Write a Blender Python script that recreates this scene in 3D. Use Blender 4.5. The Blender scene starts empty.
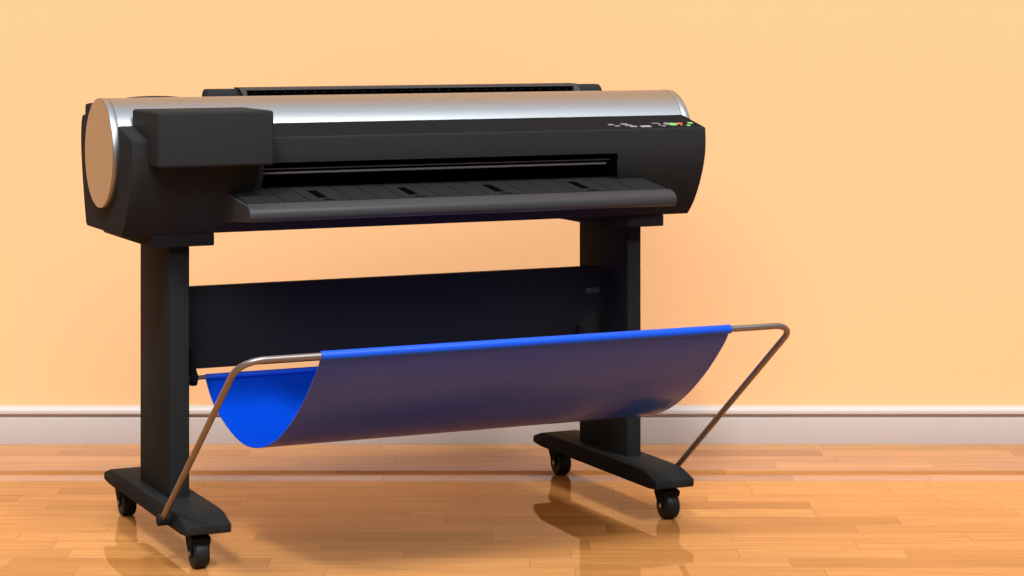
import bpy, bmesh, math
from mathutils import Vector, Matrix

scene = bpy.context.scene
col = scene.collection
R = math.radians

# ------------------------------------------------------------------ materials
def mat(name, color, rough=.5, metal=0., ior=1.5, spec=.5, coat=0., coat_rough=.05, emit=None):
    m = bpy.data.materials.new(name); m.use_nodes = True
    b = m.node_tree.nodes['Principled BSDF']
    b.inputs['Base Color'].default_value = (*color, 1)
    b.inputs['Roughness'].default_value = rough
    b.inputs['Metallic'].default_value = metal
    b.inputs['IOR'].default_value = ior
    b.inputs['Specular IOR Level'].default_value = spec
    b.inputs['Coat Weight'].default_value = coat
    b.inputs['Coat Roughness'].default_value = coat_rough
    if emit:
        b.inputs['Emission Color'].default_value = (*color, 1)
        b.inputs['Emission Strength'].default_value = emit
    return m

def noise_mat(name, c1, c2, scale, rough, detail=3, bump=0., **k):
    m = mat(name, c1, rough, **k)
    nt = m.node_tree; b = nt.nodes['Principled BSDF']
    tc = nt.nodes.new('ShaderNodeTexCoord')
    n = nt.nodes.new('ShaderNodeTexNoise'); n.inputs['Scale'].default_value = scale
    n.inputs['Detail'].default_value = detail
    mx = nt.nodes.new('ShaderNodeMix'); mx.data_type = 'RGBA'
    mx.inputs[6].default_value = (*c1, 1); mx.inputs[7].default_value = (*c2, 1)
    nt.links.new(tc.outputs['Object'], n.inputs['Vector'])
    nt.links.new(n.outputs['Fac'], mx.inputs[0])
    nt.links.new(mx.outputs[2], b.inputs['Base Color'])
    if bump:
        bp = nt.nodes.new('ShaderNodeBump'); bp.inputs['Strength'].default_value = bump
        bp.inputs['Distance'].default_value = .001
        nt.links.new(n.outputs['Fac'], bp.inputs['Height'])
        nt.links.new(bp.outputs['Normal'], b.inputs['Normal'])
    return m

M = {}
M['body'] = noise_mat('black_plastic', (.0225, .0233, .0240), (.0250, .0258, .0265), 60, .5, spec=.004)
M['box'] = noise_mat('charcoal_plastic', (.0225, .0236, .0245), (.0250, .0261, .0270), 60, .5, spec=.004)
M['tray'] = noise_mat('tray_plastic', (.0320, .0330, .0345), (.0350, .0360, .0375), 60, .5, spec=.25)
M['ribs'] = noise_mat('shaded_rib_plastic', (.0175, .0185, .0190), (.0195, .0205, .0210), 60, .5, spec=.02)  # tray plastic darkened: the shade of the upward face is in the colour
M['stand'] = noise_mat('black_powder_coated_steel', (.0170, .0172, .0176), (.0195, .0197, .0201), 90, .42, spec=.004)
M['panel'] = noise_mat('black_sheet_steel', (.0270, .0270, .0270), (.0290, .0290, .0290), 40, .5, spec=.01)
M['dark'] = mat('unlit_black_interior', (.0015, .0015, .0015), .8, spec=0.)
M['rubber'] = mat('black_rubber', (.010, .010, .010), .5, spec=.2)
M['silver'] = noise_mat('brushed_silver', (.345, .365, .38), (.36, .38, .395), 20, .38, metal=1.)
M['cap'] = noise_mat('satin_aluminium', (.212, .210, .207), (.226, .224, .220), 20, .2, metal=1.)
M['rod'] = mat('brushed_steel_tube', (.235, .205, .19), .4, .8)
M['rail'] = mat('grey_rail_metal', (.20, .20, .20), .4)
M['axle'] = mat('steel_axle', (.45, .43, .40), .35, 1.)
M['vinyl'] = noise_mat('glossy_blue_vinyl', (.000, .044, .47), (.000, .048, .50), 8, .3, ior=1.5, spec=.3, coat=.27, coat_rough=.07)
M['hem'] = mat('matte_blue_vinyl', (.002, .070, .60), .5, spec=.25)
M['grey'] = mat('grey_print', (.20, .205, .21), .5)
M['lcd'] = mat('grey_blue_display', (.22, .25, .30), .3)
M['green'] = mat('green_button_plastic', (.14, .46, .12), .4)
M['red'] = mat('red_button_plastic', (.55, .06, .04), .4)
M['frame'] = mat('grey_brown_slot_frame', (.050, .044, .041), .6, spec=.1)
M['sticker'] = mat('grey_sticker', (.075, .075, .078), .5)

def wall_material():
    return noise_mat('peach_wall_paint', (.865, .500, .243), (.880, .510, .250), 2.2, .75, spec=.2)
M['wall'] = wall_material()
M['skirting'] = noise_mat('white_painted_wood', (.455, .385, .345), (.475, .405, .365), 3, .42)

def floor_material():
    m = bpy.data.materials.new('varnished_strip_parquet'); m.use_nodes = True
    nt = m.node_tree; N = nt.nodes; L = nt.links; b = N['Principled BSDF']
    def math_(op, a, bb=None, c=None):
        n = N.new('ShaderNodeMath'); n.operation = op
        for i, v in enumerate((a, bb, c)):
            if v is None: continue
            if isinstance(v, (int, float)): n.inputs[i].default_value = v
            else: L.new(v, n.inputs[i])
        return n.outputs[0]
    tc = N.new('ShaderNodeTexCoord'); sp = N.new('ShaderNodeSeparateXYZ')
    L.new(tc.outputs['Object'], sp.inputs[0])
    x, y = sp.outputs[0], sp.outputs[1]
    ROW = .088
    ry = math_('DIVIDE', y, ROW); row = math_('FLOOR', ry); fy = math_('FRACT', ry)
    wn = N.new('ShaderNodeTexWhiteNoise'); wn.noise_dimensions = '1D'; L.new(row, wn.inputs['W'])
    wn2 = N.new('ShaderNodeTexWhiteNoise'); wn2.noise_dimensions = '1D'; L.new(math_('ADD', row, 71.3), wn2.inputs['W'])
    ln = math_('MULTIPLY_ADD', wn2.outputs['Value'], .30, .34)         # plank length per row
    rx = math_('DIVIDE', math_('MULTIPLY_ADD', wn.outputs['Value'], 3.7, x), ln)
    plank = math_('FLOOR', rx); fx = math_('FRACT', rx)
    cv = N.new('ShaderNodeCombineXYZ'); L.new(plank, cv.inputs[0]); L.new(row, cv.inputs[1])
    w3 = N.new('ShaderNodeTexWhiteNoise'); w3.noise_dimensions = '3D'; L.new(cv.outputs[0], w3.inputs['Vector'])
    ramp = N.new('ShaderNodeValToRGB'); L.new(w3.outputs['Value'], ramp.inputs[0])
    e = ramp.color_ramp.elements
    e[0].position = 0.; e[0].color = (.385, .157, .041, 1)
    e[1].position = 1.; e[1].color = (.545, .243, .074, 1)
    for p, c in ((.14, (.440, .183, .049)), (.35, (.480, .206, .058)), (.8, (.515, .225, .066))):
        k = e.new(p); k.color = (*c, 1)
    # long grain streaks, different in every plank
    gv = N.new('ShaderNodeCombineXYZ')
    L.new(math_('MULTIPLY', x, 2.2), gv.inputs[0]); L.new(math_('MULTIPLY', y, 46.), gv.inputs[1])
    L.new(math_('MULTIPLY', w3.outputs['Value'], 37.), gv.inputs[2])
    g = N.new('ShaderNodeTexNoise'); g.inputs['Scale'].default_value = 1.6; g.inputs['Detail'].default_value = 4
    g.inputs['Distortion'].default_value = .4
    L.new(gv.outputs[0], g.inputs['Vector'])
    gr = N.new('ShaderNodeMapRange'); L.new(g.outputs['Fac'], gr.inputs[0])
    gr.inputs[1].default_value = .3; gr.inputs[2].default_value = .75
    gr.inputs[3].default_value = .76; gr.inputs[4].default_value = 1.09
    hs = N.new('ShaderNodeHueSaturation'); L.new(ramp.outputs[0], hs.inputs['Color']); L.new(gr.outputs[0], hs.inputs['Value'])
    # joints between planks
    jy = math_('LESS_THAN', math_('MINIMUM', fy, math_('SUBTRACT', 1., fy)), .018)
    jx = math_('LESS_THAN', math_('MULTIPLY', math_('MINIMUM', fx, math_('SUBTRACT', 1., fx)), ln), .0012)
    j = math_('MAXIMUM', jx, math_('MULTIPLY', jy, .8))
    mx = N.new('ShaderNodeMix'); mx.data_type = 'RGBA'
    L.new(math_('MULTIPLY', j, .55), mx.inputs[0]); L.new(hs.outputs[0], mx.inputs[6]); mx.inputs[7].default_value = (.20, .08, .025, 1)
    L.new(mx.outputs[2], b.inputs['Base Color'])
    b.inputs['Roughness'].default_value = .012
    b.inputs['IOR'].default_value = 1.5
    b.inputs['Specular IOR Level'].default_value = .11
    return m
M['floor'] = floor_material()

# ------------------------------------------------------------------ mesh helpers
def link_mesh(name, bm, material, parent=None, smooth=True, angle=35):
    bmesh.ops.recalc_face_normals(bm, faces=bm.faces[:])
    me = bpy.data.meshes.new(name); bm.to_mesh(me); bm.free()
    if smooth:
        for p in me.polygons: p.use_smooth = True
        me.set_sharp_from_angle(angle=R(angle))
    for m_ in (material if isinstance(material, (list, tuple)) else [material]): me.materials.append(m_)
    o = bpy.data.objects.new(name, me); col.objects.link(o)
    if parent: o.parent = parent
    return o

def join(bm, other):
    me = bpy.data.meshes.new('tmp'); other.to_mesh(me); other.free()
    bm.from_mesh(me); bpy.data.meshes.remove(me)
    return bm

def bevel_sharp(bm, w, seg=2, ang=30, filt=None):
    es = [e for e in bm.edges if len(e.link_faces) == 2 and e.calc_face_angle(0) > R(ang) and (filt is None or filt(e))]
    if es: bmesh.ops.bevel(bm, geom=es, offset=w, segments=seg, affect='EDGES', profile=.5, clamp_overlap=True)

def box(x0, x1, y0, y1, z0, z1, bev=0., seg=2):
    bm = bmesh.new(); bmesh.ops.create_cube(bm, size=1.)
    for v in bm.verts:
        v.co = Vector(((x0+x1)/2 + v.co.x*(x1-x0), (y0+y1)/2 + v.co.y*(y1-y0), (z0+z1)/2 + v.co.z*(z1-z0)))
    if bev: bmesh.ops.bevel(bm, geom=bm.edges[:], offset=bev, segments=seg, affect='EDGES', profile=.5)
    return bm

def prism_x(prof, x0, x1, bev=0., seg=2, ang=30):
    """profile of (y, z) points swept along x"""
    bm = bmesh.new()
    a = [bm.verts.new((x0, y, z)) for y, z in prof]; b = [bm.verts.new((x1, y, z)) for y, z in prof]
    n = len(prof)
    bm.faces.new(a); bm.faces.new(list(reversed(b)))
    for i in range(n): bm.faces.new((a[i], b[i], b[(i+1) % n], a[(i+1) % n]))
    bmesh.ops.recalc_face_normals(bm, faces=bm.faces[:])
    if bev: bevel_sharp(bm, bev, seg, ang)
    return bm

def cyl_x(x0, x1, y, z, r, seg=64, bev=0., bseg=2):
    prof = [(y + r*math.cos(2*math.pi*i/seg), z + r*math.sin(2*math.pi*i/seg)) for i in range(seg)]
    return prism_x(prof, x0, x1, bev, bseg, 45)

def cyl_z(x, y, z0, z1, r, seg=32, bev=0.):
    bm = cyl_x(z0, z1, 0, 0, r, seg, bev)
    for v in bm.verts: v.co = Vector((x + v.co.y, y + v.co.z, v.co.x))
    return bm

def tube(path, r, seg=14):
    bm = bmesh.new(); P = [Vector(p) for p in path]; rings = []
    nrm = None
    for i, p in enumerate(P):
        t = (P[min(i+1, len(P)-1)] - P[max(i-1, 0)]).normalized()
        if nrm is None:
            nrm = t.orthogonal().normalized()
        nrm = (nrm - t*nrm.dot(t)).normalized(); bn = t.cross(nrm)
        rings.append([bm.verts.new(p + r*(math.cos(2*math.pi*k/seg)*nrm + math.sin(2*math.pi*k/seg)*bn)) for k in range(seg)])
    for a, b in zip(rings, rings[1:]):
        for k in range(seg): bm.faces.new((a[k], a[(k+1) % seg], b[(k+1) % seg], b[k]))
    bm.faces.new(rings[0][::-1]); bm.faces.new(rings[-1])
    return bm

def fillet(pts, r, n=8):
    """polyline with rounded inner corners"""
    P = [Vector(p) for p in pts]; out = [P[0]]
    for a, b, c in zip(P, P[1:], P[2:]):
        u = (a-b).normalized(); v = (c-b).normalized(); ang = u.angle(v)
        d = min(r/math.tan(ang/2), (a-b).length*.49, (c-b).length*.49)
        p0, p2 = b + u*d, b + v*d
        cen = b + (u+v).normalized() * (math.sqrt(d*d + (d*math.tan(ang/2))**2))
        for k in range(n+1):
            t = k/n
            q = (p0-cen).normalized().slerp((p2-cen).normalized(), t) * (p0-cen).length
            out.append(cen + q)
    out.append(P[-1]); return out

def catmull(pts, n=6):
    P = [Vector((*p, 0)) for p in pts]; P = [2*P[0]-P[1]] + P + [2*P[-1]-P[-2]]; out = []
    for i in range(1, len(P)-2):
        a, b, c, d = P[i-1:i+3]
        for k in range(n):
            t = k/n
            q = .5*((2*b) + (c-a)*t + (2*a-5*b+4*c-d)*t*t + (3*b-a-3*c+d)*t**3)
            out.append((q.x, q.y))
    out.append((P[-2].x, P[-2].y)); return out

def boolean_cut(bm, cutters):
    """bm minus the cutter meshes, through throw-away objects"""
    def tmp(b):
        me = bpy.data.meshes.new('tmp'); b.to_mesh(me); b.free()
        o = bpy.data.objects.new('tmp', me); col.objects.link(o); return o
    bmesh.ops.recalc_face_normals(bm, faces=bm.faces[:])
    o = tmp(bm); cs = []
    for c in cutters:
        bmesh.ops.recalc_face_normals(c, faces=c.faces[:])
        k = tmp(c); cs.append(k)
        md = o.modifiers.new('cut', 'BOOLEAN'); md.object = k; md.operation = 'DIFFERENCE'; md.solver = 'EXACT'
    dg = bpy.context.evaluated_depsgraph_get()
    me = bpy.data.meshes.new_from_object(o.evaluated_get(dg))
    out = bmesh.new(); out.from_mesh(me)
    for k in cs + [o]:
        d = k.data; bpy.data.objects.remove(k); bpy.data.meshes.remove(d)
    bpy.data.meshes.remove(me)
    return out

# ------------------------------------------------------------------ the room
WALL_Y = 6.71
def structure(o): o['kind'] = 'structure'; return o
structure(link_mesh('floor', box(-5, 5, -2.5, WALL_Y + .12, -.1, 0.), M['floor'], smooth=False))
structure(link_mesh('wall_back', box(-5, 5, WALL_Y, WALL_Y + .12, 0., 3.4), M['wall'], smooth=False))
sk = [(0, 0), (-.017, 0), (-.017, .074), (-.0160, .0765), (-.0110, .0780), (-.0090, .0805), (-.0095, .0845), (-.0160, .0870),
      (-.0185, .089), (-.0180, .095), (-.0150, .102), (-.010, .1075), (-.005, .1105), (0, .1115)]
structure(link_mesh('baseboard_back', prism_x([(WALL_Y + a, b) for a, b in sk], -5, 5), M['skirting'], angle=28))

# ------------------------------------------------------------------ the printer
YAW = R(24.9549)
printer = bpy.data.objects.new('large_format_printer', None); col.objects.link(printer)
printer.location = (-.2614, 5.6617, 0); printer.rotation_euler = (0, 0, YAW)
printer['label'] = 'black and silver wide roll printer on a wheeled stand with a blue catch basket'
printer['category'] = 'printer'
def part(name, bm, m, parent=printer, label=None, **k):
    o = link_mesh(name, bm, M[m] if isinstance(m, str) else m, parent, **k)
    if label: o['label'] = label
    return o

HX = .748                                     # half length of the black shell
CY, CZ, CR = .050, .931, .129                 # silver drum
front = catmull([(-.182, .971), (-.1835, .930), (-.179, .895), (-.168, .860), (-.148, .818), (-.122, .778), (-.096, .750)], 4)
shell_prof = [(-.064, .9985)] + front + [(-.090, .745), (.222, .745)] + \
             catmull([(.232, .752), (.248, .800), (.268, .870), (.280, .935), (.279, .985), (.268, 1.012)], 4) + \
             [(.240, 1.016), (.238, 1.040), (.200, 1.044), (.160, 1.010), (.047, .985)]
shell = prism_x(shell_prof, -HX, HX)
bevel_sharp(shell, .0035, 3, 40, lambda e: True)
slot = box(-.433, .497, -.40, .02, .845, .9115, .007, 4)
shell = boolean_cut(shell, [slot])
part('shell', shell, 'body', angle=25)
part('slot_shade', join(join(box(-.432, .496, .012, .019, .846, .9105), join(box(-.432, .496, -.178, .012, .9085, .9112), box(.4945, .4968, -.176, .012, .852, .905))), box(-.432, .496, -.10, .012, .8455, .8475)), 'dark', smooth=False)  # near-black sheets added so the inside of the slot stays in shade
part('guide_rail', cyl_x(-.4325, .4780, -.150, .8852, .0030, 12), 'rail')
part('guide_rail', cyl_x(-.4325, .4940, -.145, .8945, .0018, 12), 'rail')

# silver drum cover with its two end caps
a0, a1 = math.asin((.958 - CZ)/CR), math.pi - math.asin((.966 - CZ)/CR)
cov = prism_x([(CY + CR*math.cos(math.pi - t), CZ + CR*math.sin(t)) for t in [math.pi - a1 + (a1 - a0)*k/72 for k in range(73)]], -.7465, .7465)
part('drum_cover', cov, 'silver', label='curved brushed silver top cover')
for s, ex in ((-1, .7628), (1, .7675)):
    bm = cyl_x(min(s*.7475, s*ex), max(s*.7475, s*ex), CY, CZ, CR + .0005, 128, .0008, 2)
    ec = part('end_cap', bm, 'silver', label='round silver end ring of the drum')
    part('cap_disc', cyl_x(min(s*ex, s*(ex+.0008)), max(s*ex, s*(ex+.0008)), CY, CZ, CR - .0012, 128), 'cap', ec, label='flat satin metal disc')

# the box over the left end of the front
bx = box(-.7115, -.4385, -.270, -.052, .9115, 1.0375)
bevel_sharp(bx, .007, 4)
part('carriage_cover', bx, 'box', label='dark grey box over the left end of the front')

# raised roll feed behind the drum
rf = prism_x([(.18, .99), (.245, .99), (.245, 1.068), (.238, 1.0725), (.205, 1.0725), (.196, 1.066)], -.463, .662)
for v in rf.verts:
    if v.co.z > 1.05: v.co.x *= .972
bevel_sharp(rf, .006, 3, 40)
part('roll_feed', rf, 'body')
ff = prism_x([(.164, 1.045), (.178, 1.0750), (.222, 1.0764), (.222, 1.05)], -.375, .563)
for v in ff.verts:
    if v.co.z < 1.065: v.co.x += .012 if v.co.x < 0 else .010
ff_cut = box(-.357, .549, .150, .1835, 1.0500, 1.0695)
ff = boolean_cut(ff, [ff_cut])
fr = part('feed_frame', ff, 'frame', label='grey rim around the dark feed slot', smooth=False)
ticks = box(-.3565, .5485, .1815, .1830, 1.0502, 1.0693)
part('feed_slot', ticks, 'dark', fr, smooth=False)
tb = bmesh.new()
for k in range(34):
    x = -.335 + k*.0262
    join(tb, box(x, x+.004, .1770, .1820, 1.0625, 1.0650))
part('feed_teeth', tb, 'stand', fr, smooth=False)
kn = bmesh.new()
bmesh.ops.create_uvsphere(kn, u_segments=32, v_segments=16, radius=1)
for v in kn.verts: v.co = Vector((-.588 + v.co.x*.112, .205 + v.co.y*.03, 1.040 + v.co.z*.0185))
part('rear_knob', kn, 'body')

# ------------- output tray
tp = [(-.10, .8436), (-.150, .8436), (-.2992, .8240), (-.2996, .8276)] + catmull([(-.314, .8236), (-.327, .8165), (-.3325, .808), (-.3330, .798), (-.3290, .790)], 5) + [(-.318, .7875), (-.10, .772)]
tr = prism_x(tp, -.517, .580)
bevel_sharp(tr, .006, 3, 45, lambda e: abs(e.verts[0].co.x - e.verts[1].co.x) < 1e-5)
tray = part('output_tray', tr, 'tray', angle=30)
gro = [-.517+.006, -.417, -.3585, -.2555, -.192, -.1275, -.0310, .0310, .0945, .1935, .2560, .326, .425, .484, .580-.006]
slots = {2: 0, 5: 0, 8: 0, 11: 0}
def ztop(y): return .8455 + (y + .150) * (.8455-.8262)/(-.150+.300)
def slab(x0, x1, y0, y1, t=.0022):
    prof = [(y0, ztop(y0) - .004), (y0, ztop(y0) + t), (y1, ztop(y1) + t), (y1, ztop(y1) - .004)]
    return prism_x(prof, x0, x1)
tm = bmesh.new()
for i, (a, b) in enumerate(zip(gro, gro[1:])):
    a += .0015; b -= .0015
    if i in slots:
        cx = (a+b)/2 - .009; w = .0125
        join(tm, slab(a, cx-w, -.298, -.130)); join(tm, slab(cx+w, b, -.298, -.130))
        join(tm, slab(cx-w, cx+w, -.298, -.264)); join(tm, slab(cx-w, cx+w, -.172, -.130))
    else:
        join(tm, slab(a, b, -.298, -.130))
part('tray_ribs', tm, 'ribs', tray, smooth=False)
for i in slots:
    a, b = gro[i], gro[i+1]; cx = (a+b)/2 - .009
    part('tray_slot', prism_x([(-.264, ztop(-.264) - .0004), (-.172, ztop(-.172) - .0004), (-.172, ztop(-.172) + .0006), (-.264, ztop(-.264) + .0006)], cx-.012, cx+.012), 'dark', tray, smooth=False)
    part('tray_latch', prism_x([(-.290, ztop(-.290) + .0010), (-.290, ztop(-.290) + .0030), (-.283, ztop(-.283) + .0030), (-.283, ztop(-.283) + .0010)], cx-.008, cx+.018), 'dark', tray, smooth=False)
for g in gro[1:-1]:
    pin = bmesh.new(); bmesh.ops.create_uvsphere(pin, u_segments=10, v_segments=6, radius=.0024, matrix=Matrix.Translation((g, -.2990, ztop(-.2990) + .0006)))
    part('rib_pin', pin, 'tray', tray)

# added strip on the sloping front edge, its shade painted as darker plastic
st_k = (.9985-.971)/.118
def on_slope(y, h): return .9985 + (y + .064)*st_k + h
M['strip'] = noise_mat('shaded_strip_plastic', (.0105, .0110, .0115), (.0120, .0125, .0130), 60, .5, spec=.004)
part('shade_strip', prism_x([(-.176, on_slope(-.176, -.003)), (-.178, on_slope(-.178, .0002)), (-.176, on_slope(-.176, .0010)), (-.068, on_slope(-.068, .0010)), (-.066, on_slope(-.066, -.003))], -.4375, .7430), 'strip', label='strip above the front panel with shade put into its colour', smooth=False)

# ------------- control panel keys on the sloping strip
def strip_z(y): return .9985 + (y + .064) * (.9985-.971)/(-.064+.182)
def key(name, x, y, w, d, m, label=None, rnd=False, dx=0.):
    sl = math.atan((.9985-.971)/(.118))
    bm = cyl_z(0, 0, -.002, .0024, .5, 24) if rnd else box(-.5, .5, -.5, .5, -.002, .0024)
    for v in bm.verts: v.co.x = v.co.x*w + dx*v.co.y; v.co.y *= d
    bmesh.ops.rotate(bm, verts=bm.verts[:], cent=(0, 0, 0), matrix=Matrix.Rotation(sl, 3, 'X'))
    for v in bm.verts: v.co += Vector((x, y, strip_z(y)))
    part(name, bm, m, label=label, smooth=False)
key('panel_key', .494, -.146, .014, .008, 'grey'); key('panel_key', .506, -.158, .014, .007, 'grey')
key('panel_key', .533, -.143, .018, .009, 'grey'); key('panel_key', .540, -.155, .019, .009, 'grey'); key('panel_key', .548, -.166, .019, .009, 'grey')
key('panel_display', .582, -.167, .029, .012, 'lcd', 'small grey blue display')
key('panel_key', .622, -.142, .018, .005, 'grey'); key('panel_key', .630, -.148, .005, .012, 'grey')
key('panel_key', .627, -.160, .006, .006, 'grey'); key('panel_key', .635, -.166, .009, .008, 'grey')
key('panel_key', .653, -.148, .018, .018, 'grey', rnd=True)
key('panel_button', .667, -.153, .027, .022, 'green', 'large green oval button', True)
key('panel_button', .689, -.148, .019, .013, 'red', 'red button', True); key('panel_button', .688, -.161, .007, .008, 'red', 'red button', True)
key('panel_button', .722, -.146, .015, .014, 'green', 'green button', True); key('panel_button', .706, -.166, .012, .010, 'green', 'green button', True)

# ------------- stand: arms, posts, feet, casters, cross panel
for s in (-1, 1):
    part('support_arm', box(s*.6-.0755, s*.6+.0755, -.0924, .342, .7154, .7455, .003), 'stand')
    part('post', box(-.6245, -.5755, -.063, .190, .110, .722, .005, 3) if s < 0 else box(.5850, .6250, -.063, .212, .110, .722, .004, 3), 'stand')
    fp = [(-.2874, .0845), (-.2874, .1045), (-.236, .1195), (-.205, .1235), (-.10, .1245), (.20, .1235), (.365, .1195), (.418, .1030), (.418, .0850), (.365, .0810), (-.245, .0810)]
    ft = prism_x(fp, s*.6-.0545, s*.6+.0548)
    # the ends are chamfered in plan as well
    for v in ft.verts:
        if v.co.y > .40 or v.co.y < -.28: v.co.x = s*.6 + (v.co.x - s*.6)*.99
    bevel_sharp(ft, .0035, 3, 14)
    part('foot', ft, 'stand')
    for cy in (-.2384, .3687):
        x = s*.6075 if s > 0 else -.6075
        ck = bmesh.new()
        join(ck, cyl_z(x, cy + .012, .068, .0835, .018, 28, .002))             # swivel head
        join(ck, cyl_z(x, cy + .012, .0785, .083, .024, 28))
        hood = prism_x([(cy - .018, .056), (cy - .022, .070), (cy - .004, .0745), (cy + .030, .0735), (cy + .034, .060), (cy + .022, .064), (cy, .068)], x-.0218, x+.0218)
        join(ck, hood)
        for e in (-1, 1):                                                       # fork cheeks
            cheek = prism_x([(cy - .009, .026), (cy + .009, .026), (cy + .032, .062), (cy + .030, .0735), (cy - .004, .0735), (cy - .012, .050)], x + e*.0205 - .0016, x + e*.0205 + .0016)
            join(ck, cheek)
        caster = part('caster', ck, 'stand')
        wh = cyl_x(x-.0175, x+.0175, cy, .0335, .0335, 44, .0060, 3)
        w = part('wheel', wh, 'rubber', caster)
        part('axle', cyl_x(x-.0232, x+.0232, cy, .0335, .0055, 16), 'axle', caster, label='small metal axle end')
part('cross_panel', box(-.5765, .5765, .075, .10, .4020, .6005, .003), 'panel', label='wide black sheet panel between the posts')
st = box(.536, .575, .0738, .0755, .5315, .5445)
part('sticker', st, 'sticker', label='small grey sticker', smooth=False)

# ------------- catch basket
RY, RZ = -.7166, .5375
path = fillet([(-.6705, -.163, .101), (-.6685, RY, RZ), (.6795, RY, RZ), (.6645, -.163, .101)], .055, 10)
part('basket_frame', tube(path, .0073, 16), 'rod', label='bent steel tube frame')
for s in (-1, 1):
    cl = cyl_x(min(s*.652, s*.683), max(s*.652, s*.683), -.163, .100, .0135, 24, .0025)
    part('frame_clamp', cl, 'stand')
    bx_ = -.533 if s < 0 else .512
    br = join(box(bx_-.006, bx_+.006, .052, .0755, .405, .448, .003), prism_x([(.052, .412), (.0755, .412), (.0755, .375), (.066, .366), (.044, .366), (.034, .376), (.036, .395)], bx_-.008, bx_+.008, .003))
    bk = part('rod_bracket', br, 'stand')
    part('rod_socket', cyl_x(bx_-.0105, bx_+.0105, .050, .3850, .0105, 20, .001), 'rubber', bk)
part('rear_rod', cyl_x(-.525, .525, .050, .3850, .0052, 16), 'rod')

FX0, FX1 = -.489, .505
def fx0(y): return FX0 - .012*max(0, (y + .45)/.5)      # the cloth is a little wider at the back
pr = [(-.7125, .529), (-.703, .515), (-.674, .4835), (-.606, .4215), (-.514, .3555), (-.416, .3050), (-.316, .2755), (-.216, .2680), (-.119, .2850), (-.023, .3190), (.020, .3465), (.050, .3765)]
sm = catmull(pr, 6)
def offs(p, t):
    out = []
    for i, (y, z) in enumerate(p):
        a, b = p[max(i-1, 0)], p[min(i+1, len(p)-1)]
        dy, dz = b[0]-a[0], b[1]-a[1]; L = math.hypot(dy, dz)
        out.append((y - dz/L*t, z + dy/L*t))
    return out
up = offs(sm, .0016)
bm = bmesh.new()
NX = 40
def gridsurf(prof):
    return [[bm.verts.new((fx0(y) + (FX1-fx0(y))*k/NX, y, z)) for y, z in prof] for k in range(NX+1)]
lo, hi = gridsurf(sm), gridsurf(up)
n = len(sm)
for k in range(NX):
    for i in range(n-1):
        bm.faces.new((lo[k][i], lo[k][i+1], lo[k+1][i+1], lo[k+1][i]))
        bm.faces.new((hi[k][i], hi[k+1][i], hi[k+1][i+1], hi[k][i+1]))
    bm.faces.new((lo[k][0], lo[k+1][0], hi[k+1][0], hi[k][0])); bm.faces.new((lo[k][n-1], hi[k][n-1], hi[k+1][n-1], lo[k+1][n-1]))
for k in (0, NX):
    for i in range(n-1): bm.faces.new((lo[k][i], hi[k][i], hi[k][i+1], lo[k][i+1]))
sling = part('fabric_sling', bm, 'vinyl', label='glossy blue catch cloth', angle=50)
def sleeve(y, z, r):
    return cyl_x(fx0(y), FX1, y, z, r, 24, .0008)
part('rod_sleeve', sleeve(RY, RZ, .0105), 'hem', sling)
part('rod_sleeve', sleeve(.050, .3850, .0075), 'hem', sling)

# ------------------------------------------------------------------ light
def sun(name, azimuth, elevation, strength, angle, color=(1, 1, 1)):
    """azimuth: degrees to the right (+) or left (-) of the camera's own direction"""
    l = bpy.data.lights.new(name, 'SUN'); l.energy = strength; l.angle = R(angle); l.color = color
    o = bpy.data.objects.new(name, l); col.objects.link(o)
    a, e = R(azimuth), R(elevation)
    to = Vector((-math.sin(a)*math.cos(e), math.cos(a)*math.cos(e), -math.sin(e)))
    o.rotation_euler = to.to_track_quat('-Z', 'Y').to_euler(); o.location = (math.sin(a)*4, 1.5, 5)
    return o
sun('daylight_left', -14, 56, 2.1, 9, (.97, .985, 1))
sun('daylight_right', 36, 55, 2.15, 9, (.97, .985, 1))
l = bpy.data.lights.new('front_fill', 'AREA'); l.shape = 'RECTANGLE'; l.size, l.size_y = 3.0, 1.8; l.energy = 150  # added unseen fill in front, evens the wall and softens its shadow
o = bpy.data.objects.new('front_fill', l); col.objects.link(o); o.location = (-.5, .6, 4.1)
o.rotation_euler = (Vector((0, 6, .5)) - o.location).to_track_quat('-Z', 'Y').to_euler()
w = bpy.data.worlds.new('daylight'); scene.world = w; w.use_nodes = True
nt = w.node_tree; bg = nt.nodes['Background']
tc = nt.nodes.new('ShaderNodeTexCoord'); sx = nt.nodes.new('ShaderNodeSeparateXYZ'); cr = nt.nodes.new('ShaderNodeValToRGB')
nt.links.new(tc.outputs['Generated'], sx.inputs[0]); nt.links.new(sx.outputs[2], cr.inputs[0]); nt.links.new(cr.outputs[0], bg.inputs[0])
e = cr.color_ramp.elements
e[0].position = 0.; e[0].color = (.20, .22, .26, 1)
e[1].position = 1.; e[1].color = (1.02, 1.08, 1.16, 1)
k = e.new(.45); k.color = (.20, .205, .21, 1)
bg.inputs[1].default_value = 1.

# ------------------------------------------------------------------ camera
cam = bpy.data.cameras.new('camera'); co = bpy.data.objects.new('camera', cam); col.objects.link(co)
co.location = (0, 0, 1.248); co.rotation_euler = (R(90), 0, 0)
cam.sensor_width = 36; cam.lens = 2283.10/1024*36
cam.shift_y = (18.5367-288)/1024
cam.clip_start = .05
scene.camera = co
vs = scene.view_settings
scene.display_settings.display_device = 'sRGB'
vs.view_transform = 'Standard'; vs.look = 'None'; vs.gamma = 1; vs.exposure = 0; vs.use_curve_mapping = False
